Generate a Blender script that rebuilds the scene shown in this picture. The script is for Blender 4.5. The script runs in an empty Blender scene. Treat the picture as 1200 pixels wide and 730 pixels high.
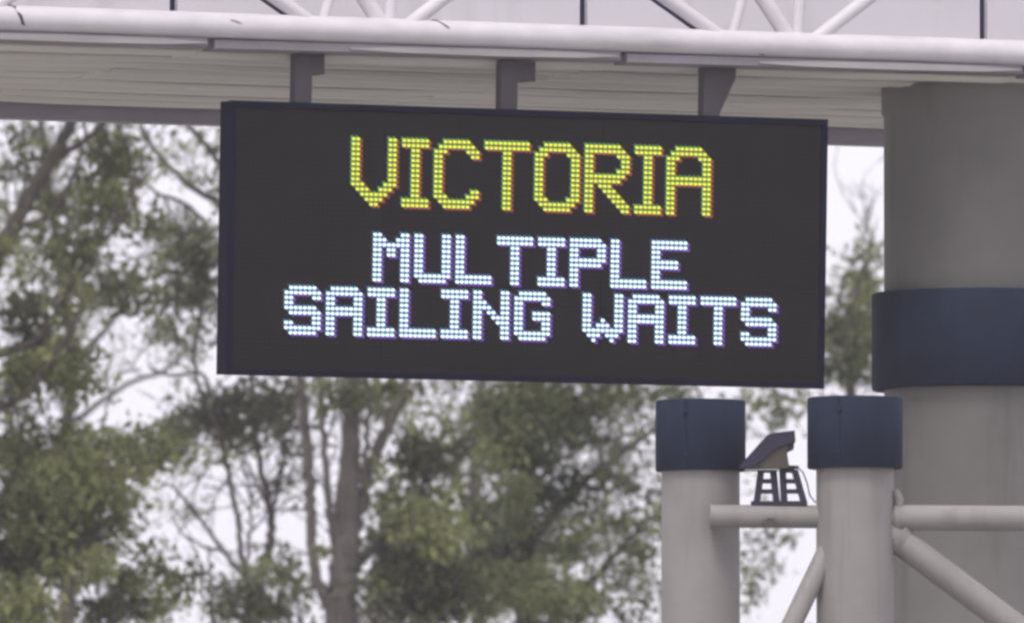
import bpy, math, random
import numpy as np
from mathutils import Vector, Matrix

random.seed(7)
rng = np.random.default_rng(11)
scn = bpy.context.scene
col = scn.collection

# ------------------------------------------------------------------ camera
YAW = math.radians(23.5)
DIST = 70.0
FPX = 16350.0                      # focal length in pixels of a 1200 px wide frame
SIGN = Vector((0.0, 0.0, 6.2))     # centre of the message sign
CAM = Vector((-math.sin(YAW) * DIST, -math.cos(YAW) * DIST, 1.7))
cam_yaw = YAW - (618 - 600) / FPX
elev = math.atan2(SIGN.z - CAM.z, DIST)
cam_pitch = elev - (365 - 288.5) / FPX
cd = bpy.data.cameras.new('camera')
cd.sensor_width = 36.0
cd.lens = FPX / 1200.0 * 36.0
cd.clip_start = 0.5
cd.clip_end = 6000.0
cam = bpy.data.objects.new('camera', cd)
col.objects.link(cam)
cam.location = CAM
cam.rotation_euler = (math.pi / 2 + cam_pitch, 0.0, -cam_yaw)
scn.camera = cam
cd.dof.use_dof = True
cd.dof.focus_distance = math.sqrt(DIST ** 2 + 4.5 ** 2)
cd.dof.aperture_fstop = 5.6
FWD = Vector((math.sin(cam_yaw) * math.cos(cam_pitch), math.cos(cam_yaw) * math.cos(cam_pitch), math.sin(cam_pitch)))
RIGHT = Vector((math.cos(cam_yaw), -math.sin(cam_yaw), 0.0))
UP = RIGHT.cross(FWD)

def ray(px, py):
    return FWD + RIGHT * ((px - 600) / FPX) + UP * ((365 - py) / FPX)
def at(px, py, Y):                 # point of the place seen at a pixel, on the vertical plane y = Y
    d = ray(px, py)
    return CAM + d * ((Y - CAM.y) / d.y)
def atd(px, py, depth):            # the same at a distance from the camera
    return CAM + ray(px, py) * depth

# ------------------------------------------------------------------ world, sun, exposure
SUN_EL, SUN_AZ = math.radians(58), math.radians(222)   # azimuth from +Y clockwise: behind the camera, left
w = bpy.data.worlds.new('World')
scn.world = w
w.use_nodes = True
nt = w.node_tree
nt.nodes.clear()
sky = nt.nodes.new('ShaderNodeTexSky')
sky.sky_type = 'NISHITA'
sky.sun_disc = False
sky.sun_elevation = SUN_EL
sky.sun_rotation = SUN_AZ
sky.air_density = 1.0
sky.dust_density = 3.0
mixs = nt.nodes.new('ShaderNodeMix')
mixs.data_type = 'RGBA'
mixs.inputs[0].default_value = 0.82          # an even overcast in front of the blue
mixs.inputs[7].default_value = (10.6, 10.25, 11.3, 1)
bg = nt.nodes.new('ShaderNodeBackground')
bg.inputs[1].default_value = 0.1
wo = nt.nodes.new('ShaderNodeOutputWorld')
nt.links.new(sky.outputs[0], mixs.inputs[6])
nt.links.new(mixs.outputs[2], bg.inputs[0])
nt.links.new(bg.outputs[0], wo.inputs[0])
sl = bpy.data.lights.new('sun', 'SUN')
sl.energy = 1.5
sl.angle = math.radians(18)
sl.color = (1.0, 0.95, 0.88)
so = bpy.data.objects.new('sun', sl)
col.objects.link(so)
sd = Vector((math.sin(SUN_AZ) * math.cos(SUN_EL), math.cos(SUN_AZ) * math.cos(SUN_EL), math.sin(SUN_EL)))
so.rotation_euler = (-sd).to_track_quat('-Z', 'Y').to_euler()
so.location = sd * 80
vs = scn.view_settings
vs.view_transform = 'Standard'
vs.look = 'None'
vs.exposure = 0.15
vs.gamma = 1.0
vs.use_curve_mapping = False
scn.render.engine = 'CYCLES'
scn.cycles.use_denoising = True
scn.cycles.filter_width = 2.9
scn.cycles.max_bounces = 6
scn.cycles.diffuse_bounces = 3
scn.cycles.adaptive_threshold = 0.04
scn.cycles.volume_bounces = 1

# ------------------------------------------------------------------ materials
def mat(name, rgb, rough=0.6, metal=0.0, var=0.12, scale=3.0, bump=0.0, streak=None, streak_col=(0.1, 0.09, 0.08), spec=0.4, stretch=(1, 1, 1)):
    m = bpy.data.materials.new(name)
    m.use_nodes = True
    t = m.node_tree
    b = t.nodes['Principled BSDF']
    b.inputs['Roughness'].default_value = rough
    b.inputs['Metallic'].default_value = metal
    b.inputs['Specular IOR Level'].default_value = spec
    tc = t.nodes.new('ShaderNodeTexCoord')
    mp = t.nodes.new('ShaderNodeMapping')
    mp.inputs['Scale'].default_value = stretch
    t.links.new(tc.outputs['Object'], mp.inputs['Vector'])
    n = t.nodes.new('ShaderNodeTexNoise')
    n.inputs['Scale'].default_value = scale
    n.inputs['Detail'].default_value = 8
    n.inputs['Roughness'].default_value = 0.65
    t.links.new(mp.outputs[0], n.inputs['Vector'])
    r = t.nodes.new('ShaderNodeValToRGB')
    r.color_ramp.elements[0].position = 0.3
    r.color_ramp.elements[1].position = 0.7
    lo = [c * (1 - var) for c in rgb]
    hi = [min(1, c * (1 + var)) for c in rgb]
    r.color_ramp.elements[0].color = (*lo, 1)
    r.color_ramp.elements[1].color = (*hi, 1)
    t.links.new(n.outputs['Fac'], r.inputs[0])
    out = r.outputs[0]
    if streak:
        mp2 = t.nodes.new('ShaderNodeMapping')
        mp2.inputs['Scale'].default_value = streak
        t.links.new(tc.outputs['Object'], mp2.inputs['Vector'])
        n2 = t.nodes.new('ShaderNodeTexNoise')
        n2.inputs['Scale'].default_value = 1.0
        n2.inputs['Detail'].default_value = 6
        t.links.new(mp2.outputs[0], n2.inputs['Vector'])
        r2 = t.nodes.new('ShaderNodeValToRGB')
        r2.color_ramp.elements[0].position = 0.55
        r2.color_ramp.elements[0].color = (0, 0, 0, 1)
        r2.color_ramp.elements[1].position = 0.8
        r2.color_ramp.elements[1].color = (0.55, 0.55, 0.55, 1)
        t.links.new(n2.outputs['Fac'], r2.inputs[0])
        mx = t.nodes.new('ShaderNodeMix')
        mx.data_type = 'RGBA'
        mx.inputs[7].default_value = (*streak_col, 1)
        t.links.new(r2.outputs[0], mx.inputs[0])
        t.links.new(out, mx.inputs[6])
        out = mx.outputs[2]
    t.links.new(out, b.inputs['Base Color'])
    if bump:
        bp = t.nodes.new('ShaderNodeBump')
        bp.inputs['Strength'].default_value = bump
        bp.inputs['Distance'].default_value = 0.02
        t.links.new(n.outputs['Fac'], bp.inputs['Height'])
        t.links.new(bp.outputs[0], b.inputs['Normal'])
    return m

def glow(name, rgb, strength):
    m = bpy.data.materials.new(name)
    m.use_nodes = True
    b = m.node_tree.nodes['Principled BSDF']
    b.inputs['Base Color'].default_value = (0.05, 0.05, 0.05, 1)
    b.inputs['Emission Color'].default_value = (*rgb, 1)
    b.inputs['Emission Strength'].default_value = strength
    return m

def leaf_mat(name, a, b_, transl=0.5):
    m = bpy.data.materials.new(name)
    m.use_nodes = True
    t = m.node_tree
    t.nodes.clear()
    at_ = t.nodes.new('ShaderNodeAttribute')
    at_.attribute_name = 'leaf_tone'
    r = t.nodes.new('ShaderNodeValToRGB')
    r.color_ramp.elements[0].color = (*a, 1)
    r.color_ramp.elements[1].color = (*b_, 1)
    t.links.new(at_.outputs['Fac'], r.inputs[0])
    d = t.nodes.new('ShaderNodeBsdfPrincipled')
    d.inputs['Roughness'].default_value = 0.6
    d.inputs['Specular IOR Level'].default_value = 0.3
    tr = t.nodes.new('ShaderNodeBsdfTranslucent')
    t.links.new(r.outputs[0], d.inputs['Base Color'])
    t.links.new(r.outputs[0], tr.inputs['Color'])
    mx = t.nodes.new('ShaderNodeMixShader')
    mx.inputs[0].default_value = transl
    t.links.new(d.outputs[0], mx.inputs[1])
    t.links.new(tr.outputs[0], mx.inputs[2])
    o = t.nodes.new('ShaderNodeOutputMaterial')
    t.links.new(mx.outputs[0], o.inputs[0])
    return m

M = {
    'white_tube': mat('white_painted_tube', (0.69, 0.655, 0.69), 0.5, var=0.08, scale=5, streak=(2.0, 9, 9), streak_col=(0.40, 0.37, 0.37)),
    'white_panel': mat('white_panel', (0.73, 0.70, 0.74), 0.6, var=0.04, scale=1.5, streak=(5, 5, 0.6), streak_col=(0.55, 0.52, 0.52)),
    'gap_and_edge_shade': mat('joint_and_edge_shade', (0.05, 0.05, 0.12), 0.7),
    'channel': mat('channel_shade_tone', (0.27, 0.25, 0.275), 0.6, var=0.2, scale=3),  # darker than the trim, to give the shade below the chord tube
    'trim': mat('grey_trim', (0.40, 0.38, 0.38), 0.55, var=0.25, scale=3, stretch=(0.4, 3, 3)),
    'soffit': mat('soffit_sheet', (0.80, 0.77, 0.71), 0.55, var=0.06, scale=2.0, stretch=(0.5, 3, 3), streak=(0.5, 4, 4), streak_col=(0.46, 0.43, 0.41)),
    'edge_beam': mat('edge_beam', (0.38, 0.34, 0.40), 0.6, var=0.1),
    'hanger': mat('hanger_steel', (0.085, 0.075, 0.085), 0.55, var=0.15),
    'cabinet': mat('black_cabinet', (0.006, 0.006, 0.020), 0.75, var=0.15, scale=6, spec=0.12),
    'face': mat('black_display', (0.012, 0.0105, 0.0115), 0.75, var=0.15, scale=4, spec=0.2),
    'led_off': mat('unlit_led', (0.014, 0.012, 0.013), 0.6, var=0.02, spec=0.2),
    'column': mat('column_paint', (0.195, 0.187, 0.178), 0.6, var=0.10, scale=2.5, streak=(9, 9, 0.7), streak_col=(0.10, 0.09, 0.08)),
    'blue': mat('dark_blue_paint', (0.014, 0.022, 0.044), 0.8, var=0.25, scale=4, spec=0.2, streak=(14, 14, 0.8), streak_col=(0.026, 0.034, 0.055)),
    'post': mat('post_paint', (0.29, 0.272, 0.262), 0.6, var=0.09, scale=3, streak=(12, 12, 0.8), streak_col=(0.17, 0.14, 0.12)),
    'flood': mat('flood_housing', (0.028, 0.024, 0.05), 0.5, var=0.15, scale=12),
    'flood_side': mat('flood_side', (0.085, 0.07, 0.06), 0.55, var=0.15, scale=12),
    'lens': mat('flood_lens', (0.30, 0.31, 0.26), 0.2, var=0.05),
    'bark': mat('bark', (0.10, 0.082, 0.07), 0.9, var=0.35, scale=6, bump=0.6, stretch=(4, 4, 0.8)),
    'bark_pale': mat('bark_pale', (0.125, 0.110, 0.10), 0.9, var=0.3, scale=6, bump=0.5, stretch=(4, 4, 0.8)),
    'ground': mat('ground', (0.25, 0.24, 0.225), 0.9, var=0.15, scale=0.6, bump=0.2),
    'leaf_olive': leaf_mat('leaf_olive', (0.092, 0.106, 0.050), (0.37, 0.39, 0.17)),
    'leaf_grey': leaf_mat('leaf_grey', (0.10, 0.113, 0.068), (0.36, 0.38, 0.21)),
    'leaf_green': leaf_mat('leaf_green', (0.082, 0.10, 0.054), (0.33, 0.36, 0.17)),
    'led_yellow': glow('led_yellow', (0.75, 0.88, 0.05), 1.05),
    'halo_green': glow('halo_green', (0.05, 0.30, 0.01), 0.5),  # this and the red, blue, violet: colour bleed round lit dots, as emission
    'halo_red': glow('halo_red', (0.42, 0.02, 0.02), 0.5),
    'led_white': glow('led_white', (0.70, 0.98, 1.0), 1.45),
    'halo_blue': glow('halo_blue', (0.01, 0.10, 0.34), 0.5),
    'halo_violet': glow('halo_violet', (0.18, 0.02, 0.52), 0.65),
}

# ------------------------------------------------------------------ mesh helpers
class MB:
    def __init__(s):
        s.v, s.f, s.m, s.sm = [], [], [], []
    def add(s, vs_, fs, mi=0, smooth=False):
        o = len(s.v)
        s.v += [tuple(v) for v in vs_]
        for f in fs:
            s.f.append([i + o for i in f])
            s.m.append(mi)
            s.sm.append(smooth)
    def box(s, x0, x1, y0, y1, z0, z1, mi=0, bev=0.0):
        if bev > 0:        # chamfered along x, profile in y-z
            b = bev
            prof = [(y0 + b, z0), (y1 - b, z0), (y1, z0 + b), (y1, z1 - b), (y1 - b, z1), (y0 + b, z1), (y0, z1 - b), (y0, z0 + b)]
            s.prism([(x0, y, z) for y, z in prof], (x1 - x0, 0, 0), mi)
            return
        vs_ = [(x, y, z) for z in (z0, z1) for y in (y0, y1) for x in (x0, x1)]
        s.add(vs_, [(0, 2, 3, 1), (4, 5, 7, 6), (0, 1, 5, 4), (2, 6, 7, 3), (0, 4, 6, 2), (1, 3, 7, 5)], mi)
    def prism(s, poly, d, mi=0):
        n = len(poly)
        d = Vector(d)
        vs_ = [Vector(p) for p in poly] + [Vector(p) + d for p in poly]
        fs = [tuple(range(n - 1, -1, -1)), tuple(range(n, 2 * n))]
        fs += [(i, (i + 1) % n, n + (i + 1) % n, n + i) for i in range(n)]
        s.add(vs_, fs, mi)
    def tube(s, pts, rad, n=12, mi=0, caps=True, smooth=True):
        pts = [Vector(p) for p in pts]
        rings = []
        up = Vector((0.31, 0.17, 0.94))
        for i, p in enumerate(pts):
            t = (pts[min(i + 1, len(pts) - 1)] - pts[max(i - 1, 0)]).normalized()
            a = t.cross(up)
            if a.length < 1e-3:
                a = t.cross(Vector((1, 0, 0)))
            a.normalize()
            b = t.cross(a)
            r = rad[i] if isinstance(rad, (list, tuple)) else rad
            rings.append([p + a * (r * math.cos(2 * math.pi * k / n)) + b * (r * math.sin(2 * math.pi * k / n)) for k in range(n)])
        vs_ = [q for rg in rings for q in rg]
        fs = []
        for i in range(len(rings) - 1):
            for k in range(n):
                fs.append((i * n + k, i * n + (k + 1) % n, (i + 1) * n + (k + 1) % n, (i + 1) * n + k))
        s.add(vs_, fs, mi, smooth)
        if caps:
            L = len(rings) - 1
            s.add(rings[0], [tuple(range(n - 1, -1, -1))], mi)
            s.add(rings[L], [tuple(range(n))], mi)
    def lathe(s, c, prof, n=32, mi=0):     # prof: (radius, z) around a vertical axis through c
        vs_, fs = [], []
        for r, z in prof:
            for k in range(n):
                vs_.append((c[0] + r * math.cos(2 * math.pi * k / n), c[1] + r * math.sin(2 * math.pi * k / n), z))
        for i in range(len(prof) - 1):
            for k in range(n):
                fs.append((i * n + k, i * n + (k + 1) % n, (i + 1) * n + (k + 1) % n, (i + 1) * n + k))
        s.add(vs_, fs, mi, True)
    def build(s, name, mats, parent=None, kind=None, label=None, flat=None):
        me = bpy.data.meshes.new(name)
        me.from_pydata(s.v, [], s.f)
        for m in (mats if isinstance(mats, (list, tuple)) else [mats]):
            me.materials.append(m)
        me.polygons.foreach_set('material_index', s.m)
        me.polygons.foreach_set('use_smooth', s.sm)
        me.validate()
        me.update()
        o = bpy.data.objects.new(name, me)
        col.objects.link(o)
        if parent:
            o.parent = parent
        if kind:
            o['kind'] = kind
        if label:
            o['label'] = label
        return o

def thing(name, loc, label, cat, group=None):
    o = bpy.data.objects.new(name, None)
    col.objects.link(o)
    o.location = loc
    o.empty_display_size = 0.3
    o['label'] = label
    o['category'] = cat
    if group:
        o['group'] = group
    return o

def keep(o, root):                 # parts built in world coordinates keep their place under a root
    o.parent = root
    o.matrix_parent_inverse = Matrix.Translation(root.location).inverted()
    return o

# ------------------------------------------------------------------ ground
g = MB()
N = 40
R = 600.0
gx = np.linspace(-R, R, N)
vs_ = [(x, y, -0.02 + 0.02 * math.sin(x * 0.01) * math.cos(y * 0.013)) for y in gx for x in gx]
fs = [(j * N + i, j * N + i + 1, (j + 1) * N + i + 1, (j + 1) * N + i) for j in range(N - 1) for i in range(N - 1)]
g.add(vs_, fs)
go = g.build('ground', M['ground'])
go['kind'] = 'structure'

# ------------------------------------------------------------------ overhead walkway
TY = -0.12                                    # front truss plane
pt = at(600, 42, TY)
ZT, RT = pt.z, 15.0 / 233.6                   # front chord tube
BAY = at(684, 40, 0.3).x - at(203, 40, 0.3).x # panel spacing
J0 = at(684, 40, 0.36).x                      # one of the joints
XS = [J0 + BAY * k for k in range(-4, 5)]
X0, X1 = XS[0], XS[-1]
ZS = at(600, 75, 0.0).z                       # soffit height
# far edge of the soffit: where the horizontal plane z = ZS is seen at pixel row 139.5
d = ray(600, 139.5)
YF = CAM.y + d.y * ((ZS - CAM.z) / d.z)
walk = thing('overhead_walkway', (J0, 1.5, ZS), 'white covered walkway on a tubular truss above the lit message board', 'walkway')
def wpart(mb, name, m, label=None):
    return keep(mb.build(name, m, label=label), walk)

m = MB()
m.tube([(X0, TY, ZT), ((X0 + X1) / 2, TY, ZT), (X1, TY, ZT)], RT, 32)
chord = wpart(m, 'chord_tube', M['white_tube'])
for xa_, ya_, xb_, yb_, w_ in ((273, 24, 281, 27, 0.022), (511, 19, 526, 33, 0.016), (15, -4, 28, 30, 0.020), (893, 78, 899, 80, 0.02)):
    mm = MB()
    row = []
    for t in (0.0, 0.33, 0.66, 1.0):      # follows the round of the tube
        p = at(xa_ + (xb_ - xa_) * t, ya_ + (yb_ - ya_) * t, TY - RT)
        zz = min(max(p.z, ZT - RT * 0.9), ZT + RT * 0.93)
        yy = TY - math.sqrt(max(RT ** 2 - (zz - ZT) ** 2, 0))
        row.append((p.x, yy, zz))
    vs_ = []
    for (x, y, z) in row:
        vs_ += [(x - w_ / 2, y - 0.006, z + 0.004), (x + w_ / 2, y - 0.006, z - 0.002), (x + w_ / 2, y + 0.02, z - 0.002), (x - w_ / 2, y + 0.02, z + 0.004)]
    fs = [(3, 2, 1, 0), (12, 13, 14, 15)]
    for i in range(3):
        fs += [(i * 4 + q, i * 4 + (q + 1) % 4, i * 4 + 4 + (q + 1) % 4, i * 4 + 4 + q) for q in range(4)]
    mm.add(vs_, fs)
    o = mm.build('weld_scar', M['hanger'])
    o.parent = chord
    o.matrix_parent_inverse = Matrix.Identity(4)
m = MB()
m.tube([(X0, TY, ZT + 0.66), (X1, TY, ZT + 0.66)], RT * 0.9, 24)
wpart(m, 'chord_tube', M['white_tube'])

# trim angle under the chord, one length for each bay
zt1 = at(600, 62, -0.05).z
for k in range(8):
    m = MB()
    a, b = XS[k] + 0.02, XS[k + 1] - 0.02
    dz0, dz1 = random.uniform(-0.006, 0.002), random.uniform(0.000, 0.012)
    y0, y1 = -0.14, 0.02
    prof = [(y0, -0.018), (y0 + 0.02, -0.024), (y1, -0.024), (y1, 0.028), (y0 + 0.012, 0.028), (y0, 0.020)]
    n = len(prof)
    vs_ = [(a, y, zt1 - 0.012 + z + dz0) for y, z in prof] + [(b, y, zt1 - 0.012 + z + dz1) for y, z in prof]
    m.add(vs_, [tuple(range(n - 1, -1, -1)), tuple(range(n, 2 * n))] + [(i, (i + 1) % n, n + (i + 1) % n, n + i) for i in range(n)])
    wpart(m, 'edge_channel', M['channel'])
    m = MB()
    L_ = b - a
    yl = y0 - 0.012
    prf = ((0.33, 0.004), (0.45, 0.014), (0.70, 0.018), (0.90, 0.014), (0.995, 0.003))
    vs_, fs = [], []
    for t, hh in prf:
        x, zc = a + L_ * t, zt1 - 0.014 + dz0 + (dz1 - dz0) * t
        vs_ += [(x, yl, zc - hh), (x, yl, zc + hh), (x, y0 + 0.004, zc + hh), (x, y0 + 0.004, zc - hh)]
    for i in range(len(prf) - 1):
        fs += [(i * 4 + q, i * 4 + (q + 1) % 4, i * 4 + 4 + (q + 1) % 4, i * 4 + 4 + q) for q in range(4)]
    fs += [(3, 2, 1, 0), tuple(range(len(prf) * 4 - 4, len(prf) * 4))]
    m.add(vs_, fs)
    wpart(m, 'edge_lip', M['trim'])
    m = MB()
    m.box(XS[k] - 0.03, XS[k] + 0.02, -0.09, 0.0, zt1 - 0.03, ZT - RT * 0.6)
    wpart(m, 'splice_plate', M['channel'])

# soffit sheets, ribbed
NP = 9
pd = (YF - 0.03) / NP
for k in range(8):
    for j in range(NP):
        a, b = XS[k] + 0.0008, XS[k + 1] - 0.0008
        ya, yb = 0.03 + pd * j, 0.03 + pd * (j + 1) - 0.02
        dz = random.uniform(-0.004, 0.004)
        h = random.uniform(0.010, 0.021)
        sag = random.uniform(0.0, 0.012)
        prof = [(ya, 0.0), (ya + pd * 0.10, -h), (ya + pd * 0.30, -h), (ya + pd * 0.38, 0.0), (ya + pd * 0.62, 0.004), (ya + pd * 0.68, -h * 0.4), (ya + pd * 0.74, 0.004), (yb, 0.0), (yb, 0.04), (ya, 0.04)]
        n = len(prof)
        vs_, fs = [], []
        SX = 5
        for i in range(SX):
            t = i / (SX - 1)
            x = a + (b - a) * t
            zz = dz - sag * math.sin(math.pi * t) + random.uniform(-0.002, 0.002)
            vs_ += [(x, y, ZS + 0.010 + zz + z) for y, z in prof]
        for i in range(SX - 1):
            fs += [(i * n + q, i * n + (q + 1) % n, (i + 1) * n + (q + 1) % n, (i + 1) * n + q) for q in range(n)]
        fs += [tuple(range(n - 1, -1, -1)), tuple(range((SX - 1) * n, SX * n))]
        m = MB()
        m.add(vs_, fs)
        wpart(m, 'soffit_sheet', M['soffit'])
m = MB()
m.box(X0, X1, 0.02, YF + 0.2, ZS + 0.085, ZS + 0.17)
wpart(m, 'deck', M['trim'])
# far edge beam
hb = 17.5 / FPX * (DIST + YF)
m = MB()
m.box(X0, X1, YF, YF + 0.02, ZS - hb, ZS + 0.08)
m.box(X0, X1, YF + 0.02, YF + 0.14, ZS - hb, ZS - hb + 0.02)
wpart(m, 'edge_beam', M['edge_beam'])

# white panels behind the truss, dark joints between
PY = 0.36
for k in range(8):
    m = MB()
    gp = 0.022
    m.box(XS[k] + gp, XS[k + 1] - gp, PY, PY + 0.04, ZS + 0.18, ZT + 1.5)
    wpart(m, 'panel', M['white_panel'])
    m = MB()
    m.box(XS[k] - 0.05, XS[k] + 0.05, PY + 0.05, PY + 0.11, ZS + 0.18, ZT + 1.5)
    wpart(m, 'joint_post', M['gap_and_edge_shade'])
    m = MB()
    m.box(XS[k] + gp, XS[k + 1] - gp, YF + 0.05, YF + 0.09, ZS + 0.18, ZT + 1.5)
    wpart(m, 'panel', M['white_panel'])
m = MB()
m.box(X0, X1, PY - 0.03, YF + 0.5, ZT + 1.52, ZT + 1.62)
wpart(m, 'roof', M['white_panel'])

# truss web: four members at each node
ND = at(412, 30, TY).x - J0
s_ = 1 / 214.2
for k in range(-3, 4):
    nx = J0 + ND + BAY * (k + 0)
    if not (X0 + 0.6 < nx < X1 - 0.6):
        continue
    def web(dx, dirx, y0, y1, r, top):
        mb = MB()
        x = nx + dx * s_
        mb.tube([(x, y0, ZT + 0.02), (x + dirx * top, y1, ZT + 0.02 + top)], r, 14)
        return wpart(mb, 'web_member', M['white_tube'])
    web(-44, -1.62, TY, TY, 0.036, 0.62)
    web(62, 1.35, TY, TY, 0.036, 0.68)
    for dx, dirx, top in ((-50, -1.62, 0.62), (69, 1.35, 0.68)):  # dark rods standing in for the shaded edge of each outer diagonal
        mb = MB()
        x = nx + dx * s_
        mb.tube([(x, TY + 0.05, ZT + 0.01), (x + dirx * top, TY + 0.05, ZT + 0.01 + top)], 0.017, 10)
        wpart(mb, 'edge_shade_rod', M['gap_and_edge_shade'])
    web(-34, 0.32, TY, TY + 0.04, 0.026, 0.64)
    web(40, -0.72, TY + 0.03, TY + 0.06, 0.040, 0.64)
    web(46, 0.10, TY + 0.03, TY + 0.04, 0.030, 0.64)

# ------------------------------------------------------------------ message sign
SWid, SHei, SDep = 3.27, 1.36, 0.13
TILT = math.radians(2.2)
PIT = 0.025
sign = thing('message_sign', SIGN - Vector((0, 0, SHei / 2)), 'black electronic message board with yellow and white dot lettering', 'message board')
sign.rotation_euler = (TILT, 0, 0)
# local frame: x along the face, z up from the cabinet's bottom, face at y = 0 looking to -y
m = MB()
m.box(-SWid / 2, SWid / 2, 0.012, SDep, 0, SHei)
cab = m.build('cabinet', M['cabinet'], sign)
bz = 0.028
for nm, bx_ in (('bezel_strip', (-SWid / 2 - 0.004, SWid / 2 + 0.004, -0.006, 0.010, SHei - bz, SHei + 0.003)),
                ('bezel_strip', (-SWid / 2 - 0.004, SWid / 2 + 0.004, -0.006, 0.010, -0.003, bz)),
                ('bezel_strip', (-SWid / 2 - 0.004, -SWid / 2 + bz, -0.0055, 0.010, bz + 0.001, SHei - bz - 0.001)),
                ('bezel_strip', (SWid / 2 - bz, SWid / 2 + 0.004, -0.0055, 0.010, bz + 0.001, SHei - bz - 0.001))):
    m = MB()
    m.box(*bx_)
    m.build(nm, M['cabinet'], cab)
m = MB()
m.box(-SWid / 2 + bz + 0.001, SWid / 2 - bz - 0.001, 0.0004, 0.0105, bz + 0.001, SHei - bz - 0.001)
face = m.build('display_panel', M['face'], sign)

mod = None
for i in range(8):
    for j in range(3):
        xa_, za_ = (-63.5 + i * 16 - 0.5) * PIT, SHei - 0.165 + 4.5 * PIT - (j + 1) * 16 * PIT
        m = MB()
        m.box(xa_ + 0.0012, xa_ + 16 * PIT - 0.0012, -0.0012 - random.uniform(0, 0.0004), -0.0001, za_ + 0.0012, za_ + 16 * PIT - 0.0012)
        m.build('display_module', M['face'], face)
BIG = {
 'V': ['11......11'] * 9 + ['111....111', '.111..111.', '..111111..', '...1111...', '....11....'],
 'I': ['111111'] * 2 + ['..11..'] * 10 + ['111111'] * 2,
 'C': ['..111111..', '.11111111.', '111....111', '11......11'] + ['11........'] * 6 + ['11......11', '111....111', '.11111111.', '..111111..'],
 'T': ['1111111111'] * 2 + ['....11....'] * 12,
 'O': ['..111111..', '.11111111.', '111....111'] + ['11......11'] * 8 + ['111....111', '.11111111.', '..111111..'],
 'R': ['11111111..', '111111111.', '11.....111', '11......11', '11......11', '11.....111', '111111111.', '11111111..', '11.111....', '11..111...', '11...111..', '11....111.', '11.....111', '11......11'],
 'A': ['..111111..', '.11111111.', '111....111'] + ['11......11'] * 3 + ['1111111111'] * 2 + ['11......11'] * 6,
}
SML = {
 'M': ['11....11', '111..111', '11111111', '11.11.11', '11.11.11'] + ['11....11'] * 5,
 'U': ['11....11'] * 8 + ['11111111', '.111111.'],
 'L': ['11......'] * 8 + ['11111111'] * 2,
 'T': ['11111111'] * 2 + ['...11...'] * 8,
 'I': ['111111'] * 2 + ['..11..'] * 6 + ['111111'] * 2,
 'P': ['1111111.', '11111111', '11....11', '11....11', '11111111', '1111111.'] + ['11......'] * 4,
 'E': ['11111111'] * 2 + ['11......'] * 2 + ['111111..'] * 2 + ['11......'] * 2 + ['11111111'] * 2,
 'S': ['.111111.', '11111111', '11....11', '11......', '1111111.', '.1111111', '......11', '11....11', '11111111', '.111111.'],
 'A': ['.111111.', '11111111', '11....11', '11....11', '11111111', '11111111'] + ['11....11'] * 4,
 'N': ['11....11', '11....11', '111...11', '1111..11', '11.11.11', '11..1111', '11...111'] + ['11....11'] * 3,
 'G': ['.111111.', '11111111', '11....11', '11......', '11..1111', '11..1111', '11....11', '11....11', '11111111', '.111111.'],
 'W': ['11.....11'] * 5 + ['11..1..11', '11.111.11', '111111111', '.111.111.', '..1...1..'],
}
XL = -62.7 * PIT                      # centre of led column 0
ZR0 = SHei - 0.170                    # height of the first text row
lit = set()
def emit_dome(mb, x, z, rx, rz, h, y0, mi, n=8):
    ring = [(x + rx * math.cos(2 * math.pi * k / n + 0.39), y0, z + rz * math.sin(2 * math.pi * k / n + 0.39)) for k in range(n)]
    top = [(x + rx * 0.62 * math.cos(2 * math.pi * k / n + 0.39), y0 - h, z + rz * 0.62 * math.sin(2 * math.pi * k / n + 0.39)) for k in range(n)]
    mb.add(ring + top, [(k, n + k, n + (k + 1) % n, (k + 1) % n) for k in range(n)] + [tuple(range(2 * n - 1, n - 1, -1))], mi)
def letter(ch, font, c0, r0, mats, words):
    mb = MB()
    for r, row in enumerate(font[ch]):
        for c, v in enumerate(row):
            if v != '1':
                continue
            lit.add((c0 + c, r0 + r))
            x, z = XL + (c0 + c) * PIT, ZR0 - (r0 + r) * PIT
            emit_dome(mb, x, z, 0.0110, 0.0084, 0.006, -0.003, 0)
            emit_dome(mb, x - 0.0090, z + 0.0100, 0.0110, 0.0095, 0.001, -0.0019, 1, 6)     # upper left colour halo of the dot, modelled as an emitting lobe
            emit_dome(mb, x + 0.0145, z - 0.0095, 0.0130, 0.0110, 0.0008, -0.0018, 2, 6)    # lower right halo, likewise an added emitting lobe
    o = mb.build('lit_letter', mats, face, label=words)
    return len(font[ch][0])
yel = [M['led_yellow'], M['halo_green'], M['halo_red']]
whi = [M['led_white'], M['halo_blue'], M['halo_violet']]
c = 24
for i, ch in enumerate('VICTORIA'):
    c += letter(ch, BIG, c, 0, yel, 'yellow lit letter %s in the top line' % ch) + 1
c = 29
for ch in 'MULTIPLE':
    c += letter(ch, SML, c, 19, whi, 'white lit letter %s in the middle line' % ch) + 1
c = 10
for ch in 'SAILING WAITS':
    if ch == ' ':
        c += 6
        continue
    c += letter(ch, SML, c, 30, whi, 'white lit letter %s in the bottom line' % ch) + 1
m = MB()
for rr in range(-4, 45):
    for cc in range(0, 128):
        if (cc, rr) in lit:
            continue
        x, z = XL + cc * PIT, ZR0 - rr * PIT
        ring = [(x + 0.007 * math.cos(2 * math.pi * k / 6), -0.0017, z + 0.007 * math.sin(2 * math.pi * k / 6)) for k in range(6)]
        m.add(ring, [(5, 4, 3, 2, 1, 0)])
m.build('unlit_led_grid', M['led_off'], face, kind='stuff')

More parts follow.
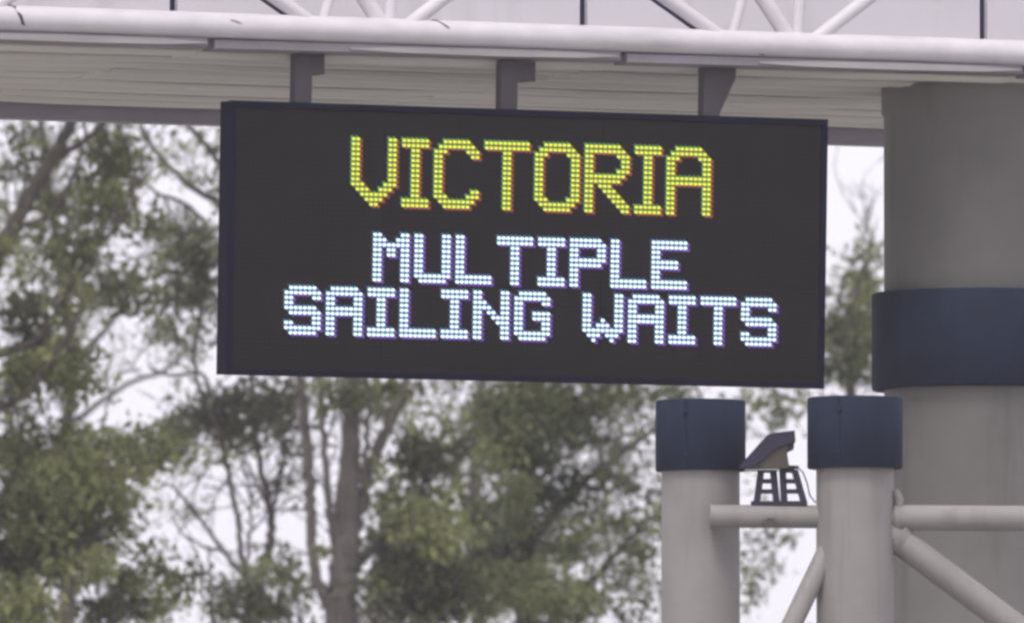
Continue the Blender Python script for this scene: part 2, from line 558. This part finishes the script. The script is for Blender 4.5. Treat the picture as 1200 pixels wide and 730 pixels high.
# hangers up to the soffit
zh = ZS + 0.012 - (SIGN.z - SHei / 2)
hx = [at(px_, 122 + (px_ - 258) * 0.028, 0.06).x for px_ in (348, 589, 826)]
for i, x in enumerate(hx):
    m = MB()
    wv = 0.045
    m.box(x - wv, x + wv, 0.03, 0.10, SHei - 0.002, zh)
    if i == 2:
        m.prism([(x + wv, 0.05, SHei + 0.02), (x + wv + 0.01, 0.05, SHei + 0.02), (x + 0.14, 0.05, zh - 0.05), (x + 0.14, 0.05, zh), (x + wv, 0.05, zh)], (0, 0.03, 0))
    else:
        m.prism([(x + wv, 0.05, zh - 0.11), (x + 0.15 - 0.03 * (1 - i), 0.05, zh - 0.10), (x + 0.15 - 0.03 * (1 - i), 0.05, zh), (x + wv, 0.05, zh)], (0, 0.03, 0))
    m.build('hanger_bracket', M['hanger'], sign)

# ------------------------------------------------------------------ support column
CY = 0.62
cr = 0.49
cc_ = at(1037, 300, CY).x + cr * 1.0
# the column's silhouette edge is seen at right angles to the line of sight
cx = at(1037, 300, CY).x + cr / math.cos(YAW)
cl = thing('support_column', (cx, CY, 0), 'thick round grey column with a dark blue band at the right edge', 'column')
m = MB()
m.lathe((0, 0), [(cr + 0.12, 0), (cr + 0.12, 0.25), (cr, 0.26), (cr, ZS - 0.14), (cr + 0.012, ZS - 0.13), (cr + 0.012, ZS + 0.001)], 48)
m.build('shaft', M['column'], cl)
zb0, zb1 = at(1110, 450, CY - cr).z, at(1110, 336, CY - cr).z
br = cr + 15.0 / 233.6
m = MB()
m.lathe((0, 0), [(cr - 0.01, zb0), (br - 0.008, zb0), (br, zb0 + 0.008), (br, zb1 - 0.008), (br - 0.008, zb1), (cr - 0.01, zb1)], 48)
m.build('band', M['blue'], cl)

# ------------------------------------------------------------------ steel post frame in front of the column
DP = 66.5                                   # distance from the camera
k_ = DP / FPX
fr = thing('steel_post_frame', atd(1002, 600, DP) * 1.0, 'pale grey steel frame with two blue capped posts and crossing braces', 'steel frame')
fr.location.z = 0.0
def fpart(mb, name, m_, parent=None):
    o = mb.build(name, m_)
    return keep(o, fr)
def post(px_, depth, r_px, cap_px, yt, yb):
    k2 = depth / FPX
    c0 = atd(px_, 600, depth)
    zt_, zb_ = atd(px_, yt, depth).z, atd(px_, yb, depth).z
    mb = MB()
    r = r_px * k2
    mb.lathe((c0.x, c0.y), [(r, -0.02), (r, zt_ - 0.03)], 40)
    p = fpart(mb, 'post', M['post'])
    mb = MB()
    q = cap_px * k2
    mb.lathe((c0.x, c0.y), [(r - 0.01, zb_), (q - 0.006, zb_), (q, zb_ + 0.006), (q, zt_ - 0.006), (q - 0.006, zt_), (0.001, zt_ + 0.004)], 40)
    cp = mb.build('cap', M['blue'])
    cp.parent = p
    sv = Vector((c0.x, c0.y, 0)) + (-RIGHT * 0.35 - Vector((FWD.x, FWD.y, 0)).normalized() * 0.937) * (q - 0.001)
    mb = MB()
    mb.tube([(sv.x, sv.y, zb_ + 0.004), (sv.x, sv.y, zt_ - 0.004)], 0.006, 8)
    for zz in (0.2, 0.8):
        mb.lathe((sv.x, sv.y), [(0.001, zb_ + (zt_ - zb_) * zz - 0.012), (0.013, zb_ + (zt_ - zb_) * zz - 0.010), (0.013, zb_ + (zt_ - zb_) * zz + 0.010), (0.001, zb_ + (zt_ - zb_) * zz + 0.012)], 8)
    ss = mb.build('seam_bolt_strip', M['blue'])
    ss.parent = p
    return c0
D1 = DP + 0.25
post(821, D1, 46, 53, 469, 552)
c2 = post(1002, DP, 45.5, 56, 465.5, 549)
# third post out of view on the right, a short one below the frame
c3 = post(1560, DP, 45.5, 56, 465.5, 549)
def bar(p0, p1, r, name='brace'):
    mb = MB()
    mb.tube([p0, (Vector(p0) + Vector(p1)) / 2, p1], r, 20)
    return fpart(mb, name, M['post'])
def collar(p0, p1, t0, r):
    p0, p1 = Vector(p0), Vector(p1)
    dv = (p1 - p0).normalized()
    mb = MB()
    q = p0 + dv * t0
    mb.tube([q, q + dv * 0.02, q + dv * 0.045], [r * 1.20, r * 1.16, r * 1.0], 20)
    fpart(mb, 'weld_collar', M['post'])
collar(atd(1002, 606, DP), atd(1560, 610, DP), 46 * k_, 15 * k_)
collar(atd(1010, 600, DP), atd(1560, 1012, DP), 50 * k_, 16.5 * k_)
mb = MB()
lp = atd(1049, 574, DP - 0.03)
mb.tube([lp, lp + Vector((0.02, 0, -0.045)), lp + Vector((0.015, 0, -0.09))], [0.018, 0.024, 0.016], 10)
fpart(mb, 'clamp_lug', M['post'])
bar(atd(832, 604.5, DP - 0.02), atd(1002, 605.5, DP), 13.5 * k_, 'rail')
bar(atd(1002, 606, DP), atd(1560, 610, DP), 15 * k_, 'rail')
bar(atd(1010, 600, DP), atd(1560, 1012, DP), 16.5 * k_, 'brace')
pb = atd(818, 960, DP - 0.5)
bar(atd(991, 600, DP), pb, 12.0 * k_, 'brace')
mb = MB()
mb.lathe((pb.x, pb.y), [(0.14, -0.02), (0.14, pb.z + 0.25), (0.001, pb.z + 0.26)], 24)
fpart(mb, 'post', M['post'])

# ------------------------------------------------------------------ floodlight on the rail
zr = atd(905, 591, DP).z
fb = atd(912, 591, DP)
fl = thing('floodlight', (fb.x, fb.y, zr), 'dark wedge shaped floodlight on two laddered legs above the rail', 'floodlight')
fl.rotation_euler = (0, 0, -cam_yaw)
def U(px_, py_):                            # local coordinates: metres right of and above the base
    return ((px_ - 912) * k_, (591 - py_) * k_)
def wedge(poly, y0, y1, name, m_, parent):
    mb = MB()
    mb.prism([(U(*p)[0], y0, U(*p)[1]) for p in poly], (0, y1 - y0, 0))
    return mb.build(name, m_, parent)
house = wedge([(874, 548), (903, 519), (929, 512), (921, 528), (924, 549)], -0.07, 0.07, 'housing', M['flood_side'], fl)
wedge([(866, 547), (898, 511), (906, 508), (931, 505), (932, 518), (912, 524), (904, 530), (882, 548.5)], -0.085, 0.085, 'hood', M['flood'], fl)
wedge([(906, 516), (931, 511), (930, 526), (922, 530), (925, 549), (912, 549), (921, 526)], -0.06, 0.06, 'driver_box', M['flood'], fl)
wedge([(922, 545), (936, 545.5), (936, 549), (922, 549)], -0.02, 0.02, 'cable_gland', M['flood'], fl)
wedge([(873, 549.5), (912, 549.5), (912, 551.5), (873, 551.5)], -0.07, 0.07, 'lens', M['lens'], fl)
for (xa, xb, xc, xd) in ((892, 906, 884, 913), (917, 931, 916, 945)):
    mb = MB()
    def st(x_top, x_bot, wd):
        mb.prism([(U(x_bot - wd, 588)[0], -0.02, U(0, 588)[1]), (U(x_bot + wd, 588)[0], -0.02, U(0, 588)[1]), (U(x_top + wd, 550)[0], -0.02, U(0, 550)[1]), (U(x_top - wd, 550)[0], -0.02, U(0, 550)[1])], (0, 0.05, 0))
    st(xa, xc + 3, 4.0)
    st(xb, xd - 3, 4.0)
    for yy in (551, 563.5, 575.5):
        t = (yy - 550) / 38
        l, r = xa + (xc + 3 - xa) * t, xb + (xd - 3 - xb) * t
        mb.prism([(U(l, 0)[0], -0.012, U(0, yy + 2.6)[1]), (U(r, 0)[0], -0.012, U(0, yy + 2.6)[1]), (U(r, 0)[0], -0.012, U(0, yy - 2.6)[1]), (U(l, 0)[0], -0.012, U(0, yy - 2.6)[1])], (0, 0.034, 0))
    mb.build('leg', M['flood'], fl)
wedge([(880, 587), (946, 587), (946, 591.8), (880, 591.8)], -0.035, 0.045, 'base_plate', M['flood'], fl)
mb = MB()
cpts = [(U(934, 547)[0], 0.0, U(0, 547)[1]), (U(941, 553)[0], 0.0, U(0, 553)[1]), (U(946, 566)[0], 0.01, U(0, 566)[1]), (U(949, 580)[0], 0.01, U(0, 580)[1]), (U(956, 589)[0], 0.01, U(0, 589)[1])]
mb.tube(cpts, 0.0035, 8)
mb.build('cable', M['flood'], fl)
wedge([(896, 612), (899, 607.5), (906, 607.5), (909, 612), (911, 619), (894, 619)], -0.075, -0.052, 'clamp', M['flood_side'], fl)

# ------------------------------------------------------------------ trees
def smooth_path(pts, wid, n=6):
    P = [Vector(p) for p in pts]
    out, ws = [], []
    for i in range(len(P) - 1):
        p0, p1, p2, p3 = P[max(i - 1, 0)], P[i], P[i + 1], P[min(i + 2, len(P) - 1)]
        for k in range(n):
            t = k / n
            q = 0.5 * ((2 * p1) + (p2 - p0) * t + (2 * p0 - 5 * p1 + 4 * p2 - p3) * t * t + (3 * p1 - p0 - 3 * p2 + p3) * t ** 3)
            out.append(q + Vector((random.gauss(0, 0.008), random.gauss(0, 0.008), 0)))
            ws.append(wid[i] + (wid[i + 1] - wid[i]) * t)
    out.append(P[-1])
    ws.append(wid[-1])
    return out, ws

def crown_mesh(name, parent, pts_list, tones, leaf_m, Lr, twig_m, twigs):
    """leaves as folded diamonds plus thin twigs, one mesh"""
    P = np.concatenate(pts_list)
    tone = np.concatenate(tones)
    n = len(P)
    d = rng.normal(size=(n, 3))
    d[:, 2] -= 0.55
    d /= np.linalg.norm(d, axis=1)[:, None]
    q = rng.normal(size=(n, 3))
    s = np.cross(d, q)
    s /= np.linalg.norm(s, axis=1)[:, None] + 1e-9
    nn = np.cross(d, s)
    L = rng.uniform(Lr[0], Lr[1], n)[:, None]
    W = L * rng.uniform(0.36, 0.58, n)[:, None]
    bse = P - d * L * 0.5
    tip = P + d * L * 0.5 - nn * L * 0.12
    mid = P - d * L * 0.04
    l = mid + s * W * 0.5 + nn * W * 0.16
    r = mid - s * W * 0.5 + nn * W * 0.16
    V = np.stack([bse, l, tip, r], 1).reshape(-1, 3)
    idx = np.arange(n)[:, None] * 4
    F = np.concatenate([idx + np.array([[0, 1, 2]]), idx + np.array([[0, 2, 3]])], 1).reshape(-1, 3)
    tf = np.repeat(tone, 2)
    mi = np.zeros(len(F), dtype=np.int32)
    # twigs: three-sided slivers
    tv, tfc = [], []
    base = len(V)
    for (a, b, r0) in twigs:
        a, b = np.array(a), np.array(b)
        ax = b - a
        ln = np.linalg.norm(ax)
        if ln < 1e-4:
            continue
        ax /= ln
        e = np.cross(ax, [0.3, 0.9, 0.2]); e /= np.linalg.norm(e) + 1e-9
        f_ = np.cross(ax, e)
        o = base + len(tv)
        for (p, rr) in ((a, r0), (b, r0 * 0.45)):
            for k in range(3):
                an = 2 * math.pi * k / 3
                tv.append(p + e * rr * math.cos(an) + f_ * rr * math.sin(an))
        for k in range(3):
            k2 = (k + 1) % 3
            tfc.append((o + k, o + k2, o + 3 + k2))
            tfc.append((o + k, o + 3 + k2, o + 3 + k))
    if tv:
        V = np.concatenate([V, np.array(tv)])
        F = np.concatenate([F, np.array(tfc)])
        tf = np.concatenate([tf, np.zeros(len(tfc))])
        mi = np.concatenate([mi, np.ones(len(tfc), dtype=np.int32)])
    me = bpy.data.meshes.new(name)
    me.vertices.add(len(V))
    me.vertices.foreach_set('co', V.astype(np.float32).ravel())
    me.loops.add(len(F) * 3)
    me.loops.foreach_set('vertex_index', F.astype(np.int32).ravel())
    me.polygons.add(len(F))
    me.polygons.foreach_set('loop_start', np.arange(0, len(F) * 3, 3, dtype=np.int32))
    me.polygons.foreach_set('material_index', mi)
    at_ = me.attributes.new('leaf_tone', 'FLOAT', 'FACE')
    at_.data.foreach_set('value', tf.astype(np.float32))
    me.materials.append(leaf_m)
    me.materials.append(twig_m)
    me.update(calc_edges=True)
    o = bpy.data.objects.new(name, me)
    col.objects.link(o)
    return keep(o, parent)

def tree(label, Y, base_px, limbs, blobs, leaf, bark, extra=(), Lr=(0.06, 0.115), back=0.0, fill=1.8, ntw=40, tseg=0.2, link=0.55):
    """limbs: list of (points px, widths px); blobs: (x, y, rx, ry, density)"""
    b = at(base_px, 600, Y)
    root = thing('tree', (b.x, b.y, 0), label, 'tree', 'trees behind the message board')
    depth = (b - CAM).dot(FWD)
    mpp = depth / FPX
    nodes = []
    for i, lm in enumerate(limbs):
        pts, wid = lm[0], lm[1]
        dy = lm[2] if len(lm) > 2 else 0.0
        W3 = []
        for j, (x, y) in enumerate(pts):
            t = j / max(1, len(pts) - 1)
            W3.append(at(x, y, Y + back + dy * t))
        if i == 0:
            g0 = Vector((b.x, b.y, -0.05))
            W3 = [g0, g0.lerp(W3[0], 0.5) + Vector((0.08, 0, 0))] + W3
            wid = [wid[0] * 1.9, wid[0] * 1.3] + list(wid)
        p, ws = smooth_path(W3, wid)
        mb = MB()
        mb.tube(p, [max(0.5 * q * mpp, 0.004) for q in ws], 10 if i == 0 else 7)
        keep(mb.build('trunk' if i == 0 else 'branch', M[bark]), root)
        nodes += [np.array(q) for q in p[len(p) // 3:]]
    nodes = np.array(nodes)
    P, T, tw = [], [], []
    for (x, y, rx, ry, dn) in list(blobs) + list(extra):
        area = math.pi * rx * ry
        Lm = 0.5 * (Lr[0] + Lr[1])
        la = (Lm * Lm * 0.47 * 0.5 * 0.62) / (mpp * mpp)
        n = int(-math.log(1 - min(dn, 0.97)) * area / la * fill)
        if n < 4:
            continue
        c0 = np.array(at(x, y, Y + random.uniform(-0.7, 0.7)))
        per = 22
        ns = max(1, n // per)
        rd = 0.5 * (rx + ry) * mpp * 1.1
        # even filling of the ball, then small clusters round each twig end
        u = rng.normal(size=(ns, 3))
        u /= np.linalg.norm(u, axis=1)[:, None]
        u *= (rng.uniform(0, 1, ns) ** (1 / 2.3))[:, None]
        cen = c0 + u[:, :1] * np.array(RIGHT) * rx * mpp + u[:, 1:2] * np.array(UP) * ry * mpp + u[:, 2:3] * np.array(FWD) * rd
        btone = np.clip(rng.normal(0.50, 0.27), 0.05, 0.95)
        for k in range(ns):
            sg = rng.uniform(0.045, 0.105)
            q = cen[k] + rng.normal(size=(per, 3)) * np.array([sg * 1.15, sg * 1.15, sg * 0.9])
            P.append(q)
            T.append(np.clip(btone + rng.normal(0, 0.16) + rng.normal(0, 0.12, per), 0, 1))
            if rng.uniform() < link:
                dd = np.linalg.norm(nodes - cen[k], axis=1)
                j = int(np.argmin(dd + rng.uniform(0, 0.25, len(dd))))
                src = nodes[j]
                if dd[j] > 0.9:
                    src = cen[k] + (src - cen[k]) * 0.9 / dd[j]
                mid = (src + cen[k]) / 2 + rng.normal(size=3) * 0.05
                tw.append((src, mid, 0.007))
                tw.append((mid, cen[k], 0.005))
    vis = nodes[nodes[:, 2] > 5.0]
    for k in range(ntw):
        p = vis[rng.integers(len(vis))] + rng.normal(size=3) * 0.01
        dv = np.array(RIGHT) * rng.normal(0, 0.7) + np.array(FWD) * rng.normal(0, 0.35) + np.array([0, 0, abs(rng.normal(0.7, 0.4))])
        dv /= np.linalg.norm(dv)
        r0 = rng.uniform(0.007, 0.014)
        for sgm in range(6):
            q = p + dv * tseg * rng.uniform(0.7, 1.2)
            tw.append((p, q, r0 * (1 - sgm / 7.5)))
            if sgm > 0 and rng.uniform() < 0.6:
                d2 = dv + rng.normal(size=3) * 0.6
                d2 /= np.linalg.norm(d2)
                tw.append((p, p + d2 * tseg * 1.3, r0 * 0.6))
            p = q
            dv = dv + rng.normal(size=3) * 0.22 + np.array([0, 0, 0.06])
            dv /= np.linalg.norm(dv)
    o = crown_mesh('crown', root, P, T, M[leaf], Lr, M[bark], tw)
    return root

# leaning tree on the left
tree('tree leaning into the picture at the far left, thick slanting limb', 33.0, -150,
     [([(-70, 500), (-25, 350), (16, 265), (50, 205), (78, 155), (120, 80), (150, 0)], [34, 26, 18, 16, 13, 10, 6]),
      ([(52, 205), (70, 183), (111, 155), (150, 110)], [12, 9, 7, 4], 0.3),
      ([(16, 265), (60, 250), (95, 180), (100, 120)], [8, 6, 5, 3], -0.4),
      ([(-40, 420), (40, 400), (95, 315), (136, 265), (160, 240)], [12, 9, 6, 5, 3], -0.5),
      ([(-60, 480), (20, 470), (60, 420), (100, 360)], [12, 9, 7, 4], -0.6),
      ([(-110, 700), (-30, 640), (40, 560), (110, 520)], [16, 12, 9, 5], -0.4),
      ([(-120, 760), (-20, 740), (60, 680), (120, 640)], [14, 11, 8, 5], -0.2)],
     [(130, 195, 36, 45, .80), (128, 240, 34, 28, .80), (25, 190, 38, 36, .30), (70, 175, 26, 26, .3), (58, 245, 26, 20, .55), (75, 285, 46, 28, .62), (165, 262, 40, 22, .55),
      (110, 285, 28, 18, .4), (140, 350, 36, 22, .72), (172, 335, 26, 26, .55), (35, 375, 46, 44, .72), (95, 350, 28, 24, .5), (100, 420, 24, 30, .62), (45, 430, 55, 26, .68), (20, 455, 36, 30, .7), (92, 455, 34, 22, .62),
      (10, 300, 24, 30, .4), (105, 545, 80, 34, .88), (60, 525, 70, 30, .8), (165, 530, 40, 34, .82), (30, 590, 55, 45, .86), (110, 590, 46, 26, .82), (55, 645, 58, 40, .84), (30, 705, 44, 40, .84), (118, 625, 34, 26, .72),
      (100, 668, 30, 30, .66), (145, 690, 38, 34, .66), (190, 700, 26, 34, .6), (130, 722, 50, 22, .75), (205, 690, 20, 30, .55), (175, 660, 22, 20, .5), (20, 540, 40, 40, .7), (15, 660, 36, 40, .75), (85, 575, 40, 30, .7)],
     'leaf_olive', 'bark',
     extra=[(60, 40, 120, 60, .6), (-120, 250, 110, 90, .6), (-120, 450, 110, 100, .6), (-100, 650, 120, 90, .6), (60, 830, 150, 70, .6), (180, 60, 70, 60, .6)], ntw=60)
# twiggy tree
tree('slender tree with bare fanning twigs left of the big trunk', 36.5, 300,
     [([(298, 760), (300, 700), (310, 660), (317, 632), (316, 590), (305, 545), (298, 480), (292, 400), (285, 300)], [22, 18, 14, 11, 9, 7, 6, 5, 3]),
      ([(296, 710), (287, 672), (279, 620), (272, 575), (262, 520), (255, 470)], [11, 8, 6.5, 6, 5, 3], 0.4),
      ([(290, 680), (262, 645), (230, 603), (206, 574), (190, 565)], [6, 5, 4.5, 3.5, 2], -0.3),
      ([(262, 645), (240, 640), (215, 625), (200, 605)], [3.5, 3, 2.5, 2], -0.3),
      ([(317, 632), (322, 590), (330, 560), (334, 520), (330, 470)], [7, 5, 4, 3.5, 2.5], 0.3),
      ([(316, 600), (306, 575), (290, 545), (284, 520)], [6, 4.5, 3.5, 2.5], -0.2),
      ([(290, 680), (292, 630), (294, 590), (288, 560)], [5, 4, 3.5, 2], 0.2),
      ([(270, 560), (250, 490), (240, 440), (200, 440), (175, 430)], [5, 5, 4.5, 4, 3], -0.3),
      ([(262, 520), (238, 470), (228, 425), (232, 380), (240, 330)], [6, 6, 5, 4, 3], 0.2),
      ([(265, 255), (255, 237), (226, 220), (200, 196), (181, 175), (165, 140)], [9, 8, 7, 6, 5, 3], 0.0),
      ([(275, 210), (255, 187), (238, 168), (222, 150), (200, 120)], [8, 7, 6, 5, 3], 0.0),
      ([(240, 262), (225, 245), (203, 233), (182, 226), (165, 205)], [6, 5, 4.5, 4, 2], 0.0),
      ([(285, 300), (275, 270), (262, 245)], [10, 9, 8], 0.0),
      ([(245, 640), (247, 690), (246, 740)], [2.5, 3, 3.5], 0.0),
      ([(120, 505), (127, 470), (140, 440), (165, 432)], [4, 4, 3, 2], 0.2)],
     [(228, 300, 30, 40, .84), (215, 340, 28, 28, .75), (240, 350, 20, 30, .55), (190, 300, 22, 22, .5), (243, 275, 16, 24, .6), (205, 378, 26, 16, .5), (242, 395, 12, 26, .4), (180, 385, 20, 18, .4),
      (205, 512, 36, 28, .76), (238, 495, 30, 30, .70), (275, 478, 40, 26, .78), (315, 490, 36, 36, .76), (345, 470, 22, 30, .74), (285, 515, 30, 20, .62), (252, 540, 24, 18, .45), (332, 525, 18, 22, .5),
      (188, 182, 16, 18, .5), (205, 165, 24, 12, .35), (240, 205, 10, 14, .35),
      (290, 712, 42, 34, .82), (335, 700, 26, 36, .66), (265, 690, 18, 22, .5), (300, 668, 24, 18, .55), (322, 645, 12, 16, .35), (318, 585, 16, 10, .30), (345, 650, 14, 22, .35), (200, 455, 18, 8, .25)],
     'leaf_grey', 'bark',
     extra=[(310, 200, 60, 70, .6), (330, 330, 70, 70, .6), (240, 80, 60, 50, .5), (300, 820, 60, 60, .6)], Lr=(0.055, 0.105), ntw=75, tseg=0.14)
# tree with the big trunk
tree('tree with a big grey brown forked trunk directly below the message board', 35.0, 412,
     [([(399, 740), (401, 700), (404, 650), (406, 600), (409, 540), (411, 480), (413, 420), (405, 300), (395, 150)], [40, 38, 35, 31, 24, 21, 17, 13, 8]),
      ([(392, 715), (376, 690), (367, 655), (364, 600), (362, 555), (357, 490), (345, 400)], [20, 15, 12, 13, 14, 12, 8], 0.2),
      ([(398, 650), (389, 612), (384, 580), (380, 520), (376, 465), (368, 400)], [18, 12, 9, 8, 8, 5], -0.2),
      ([(408, 650), (419, 600), (434, 552), (450, 512), (465, 478), (485, 425), (520, 350)], [22, 19, 16, 14, 12, 9, 6], 0.3),
      ([(426, 580), (428, 540), (431, 500), (434, 460)], [9, 7, 6, 5], -0.3),
      ([(412, 670), (440, 640), (470, 610), (500, 560), (520, 500)], [13, 11, 9, 7, 5], 0.9)],
     [(398, 700, 20, 18, .30), (412, 462, 26, 16, .62), (378, 640, 16, 16, .22), (430, 462, 36, 18, .80), (450, 540, 18, 24, .45), (440, 610, 16, 22, .45), (470, 455, 36, 14, .7), (495, 545, 26, 50, .88), (505, 480, 20, 22, .5), (478, 505, 14, 18, .45), (470, 600, 26, 28, .75), (470, 655, 40, 40, .92), (500, 625, 40, 40, .92), (515, 690, 60, 40, .94), (462, 705, 34, 34, .84),
      (445, 560, 10, 16, .35), (432, 700, 14, 26, .45), (450, 640, 14, 20, .5), (520, 590, 22, 30, .7), (375, 452, 24, 14, .5), (392, 480, 14, 14, .45), (545, 500, 18, 18, .45), (455, 570, 14, 20, .35)],
     'leaf_olive', 'bark_pale',
     extra=[(420, 330, 80, 90, .7), (520, 380, 70, 70, .7), (480, 200, 90, 80, .6), (380, 180, 60, 60, .5), (500, 800, 80, 60, .7)])
# dense tree right of it
tree('dense dark green tree left of the capped posts', 38.0, 620,
     [([(618, 760), (615, 690), (612, 620), (618, 540), (625, 470), (630, 380), (635, 250), (640, 120)], [30, 26, 23, 20, 18, 15, 11, 7]),
      ([(613, 650), (650, 600), (690, 560), (730, 530), (770, 500)], [16, 13, 10, 8, 5], 0.4),
      ([(615, 690), (570, 640), (540, 580), (530, 520)], [14, 11, 8, 5], -0.4),
      ([(620, 720), (680, 690), (730, 640), (770, 600)], [12, 10, 8, 5], -0.3),
      ([(620, 540), (590, 490), (560, 460)], [11, 8, 5], 0.2)],
     [(615, 485, 50, 38, .94), (660, 480, 44, 34, .9), (590, 530, 36, 28, .86), (630, 535, 40, 26, .86), (690, 468, 40, 22, .86), (735, 458, 36, 12, .75), (575, 470, 30, 20, .72), (685, 510, 26, 20, .72), (755, 520, 14, 24, .5), (720, 525, 22, 12, .45),
      (590, 655, 42, 30, .92), (570, 610, 26, 30, .8), (630, 620, 30, 26, .86), (650, 575, 40, 26, .82), (700, 560, 34, 20, .66), (740, 565, 26, 20, .6), (625, 580, 24, 18, .66), (605, 570, 24, 20, .75), (690, 600, 30, 16, .5), (665, 640, 36, 26, .74),
      (640, 690, 50, 34, .9), (570, 690, 40, 36, .82), (690, 690, 28, 22, .6), (700, 640, 24, 14, .35), (735, 625, 24, 22, .6), (745, 665, 24, 26, .62), (760, 705, 18, 26, .5), (720, 715, 26, 18, .5), (655, 722, 40, 16, .7), (550, 660, 26, 26, .75), (540, 560, 16, 22, .4),
      (765, 600, 12, 30, .5), (540, 505, 14, 18, .45), (760, 640, 12, 30, .5)],
     'leaf_green', 'bark',
     extra=[(620, 380, 90, 80, .75), (720, 360, 80, 80, .75), (640, 230, 100, 80, .7), (740, 230, 70, 70, .6), (650, 800, 100, 70, .7), (810, 480, 40, 60, .6), (815, 600, 40, 60, .6)], Lr=(0.055, 0.105), back=0.9, fill=1.55, ntw=50)
# tree behind the posts, rising right of the sign
tree('tree showing between the capped posts and right of the message board', 42.0, 1003,
     [([(1003, 900), (1003, 780), (1002, 700), (1000, 600), (998, 500), (994, 420), (1002, 350), (1018, 300), (1025, 275)], [30, 26, 22, 18, 14, 10, 7, 5, 3]),
      ([(998, 520), (960, 480), (920, 465), (880, 440)], [8, 6, 4, 3], 0.3),
      ([(985, 410), (1010, 370), (1028, 340)], [5, 4, 2], -0.2),
      ([(980, 420), (980, 370), (990, 320)], [4, 3, 2], -0.2)],
     [(1004, 345, 22, 28, .84), (1018, 300, 14, 18, .75), (992, 325, 14, 16, .6), (988, 385, 22, 32, .9), (1010, 400, 20, 32, .88), (990, 432, 24, 24, .8), (1012, 442, 18, 16, .66), (1024, 365, 12, 20, .7),
      (895, 468, 26, 14, .66), (920, 478, 20, 12, .6), (905, 492, 22, 10, .5), (885, 500, 12, 16, .45), (940, 462, 16, 8, .5), (888, 560, 12, 12, .4),
      (892, 632, 22, 12, .62), (915, 630, 14, 8, .35), (880, 665, 14, 24, .55), (893, 690, 14, 20, .35), (876, 705, 10, 24, .5), (905, 660, 8, 8, .25)],
     'leaf_green', 'bark',
     extra=[(930, 380, 50, 70, .7), (1100, 420, 70, 70, .7), (1130, 560, 90, 80, .7), (1090, 690, 80, 60, .7), (1000, 800, 100, 60, .7), (820, 700, 40, 60, .7), (1200, 450, 90, 80, .6), (900, 300, 50, 60, .5)], Lr=(0.055, 0.105), link=0.0, ntw=24)

tree('pale distant tree filling the gaps between the big trunk and the posts', 57.0, 560,
     [([(560, 820), (562, 700), (556, 600), (560, 500), (565, 420), (560, 300), (555, 200)], [22, 19, 16, 14, 11, 8, 5]),
      ([(558, 620), (610, 560), (670, 530), (730, 500)], [9, 7, 5, 3], 0.4),
      ([(558, 600), (510, 540), (470, 500), (440, 470)], [9, 7, 5, 3], 0.4),
      ([(561, 690), (640, 650), (700, 620), (750, 600)], [9, 7, 5, 3], 0.4)],
     [(545, 520, 40, 40, .45), (455, 500, 30, 40, .34), (720, 540, 50, 30, .42), (700, 620, 50, 40, .46), (740, 680, 40, 40, .42), (600, 600, 50, 40, .5), (450, 600, 24, 50, .34), (560, 700, 60, 30, .45), (650, 710, 60, 24, .45), (345, 560, 20, 40, .18), (640, 470, 60, 30, .4), (750, 470, 40, 20, .35), (440, 690, 30, 40, .34), (345, 690, 26, 36, .3)],
     'leaf_grey', 'bark_pale',
     extra=[(560, 330, 120, 90, .45), (700, 330, 90, 80, .45), (420, 330, 70, 80, .4), (600, 830, 120, 60, .4)], Lr=(0.06, 0.11), fill=1.5, ntw=50)
tree('thin grey tree far behind the leaning limb at the upper left', 52.0, 70,
     [([(75, 800), (80, 680), (70, 560), (85, 440), (75, 340), (60, 240), (45, 120), (40, 0)], [24, 20, 17, 14, 12, 9, 6, 4]),
      ([(80, 430), (130, 380), (165, 330), (200, 300)], [9, 7, 5, 3], 0.4),
      ([(75, 340), (30, 300), (10, 250), (5, 180)], [8, 6, 5, 3], 0.4),
      ([(78, 500), (150, 450), (200, 430), (235, 380)], [8, 6, 5, 3], 0.4),
      ([(68, 290), (100, 230), (120, 180), (125, 120)], [7, 6, 4, 3], 0.4)],
     [(40, 200, 50, 50, .36), (90, 260, 60, 50, .36), (40, 320, 44, 44, .36), (120, 330, 50, 44, .42), (70, 400, 60, 44, .40), (200, 280, 50, 40, .34), (210, 400, 40, 30, .30), (215, 190, 30, 40, .20), (150, 200, 30, 40, .3),
      (60, 480, 60, 24, .3), (175, 600, 16, 16, .25), (180, 660, 22, 26, .30), (240, 580, 30, 16, .18), (100, 610, 60, 50, .4), (170, 700, 40, 30, .4)],
     'leaf_grey', 'bark',
     extra=[(40, 60, 90, 60, .4), (140, 100, 60, 60, .4), (-60, 300, 80, 120, .4), (100, 820, 100, 70, .4)], Lr=(0.06, 0.11), fill=1.5, ntw=60)

# ------------------------------------------------------------------ thin haze added to lift the dark tones over the whole place
m = MB()
m.box(-640, 640, -640, 640, -1.1, 24.0)
hz = m.build('tone_lift_haze', [])
hz['kind'] = 'stuff'
hm = bpy.data.materials.new('tone_lift_haze')
hm.use_nodes = True
ht = hm.node_tree
ht.nodes.clear()
pv = ht.nodes.new('ShaderNodeVolumePrincipled')
pv.inputs['Color'].default_value = (0.93, 0.91, 0.97, 1)
pv.inputs['Density'].default_value = 0.0005
pv.inputs['Anisotropy'].default_value = 0.2
ho = ht.nodes.new('ShaderNodeOutputMaterial')
ht.links.new(pv.outputs[0], ho.inputs['Volume'])
hz.data.materials.append(hm)
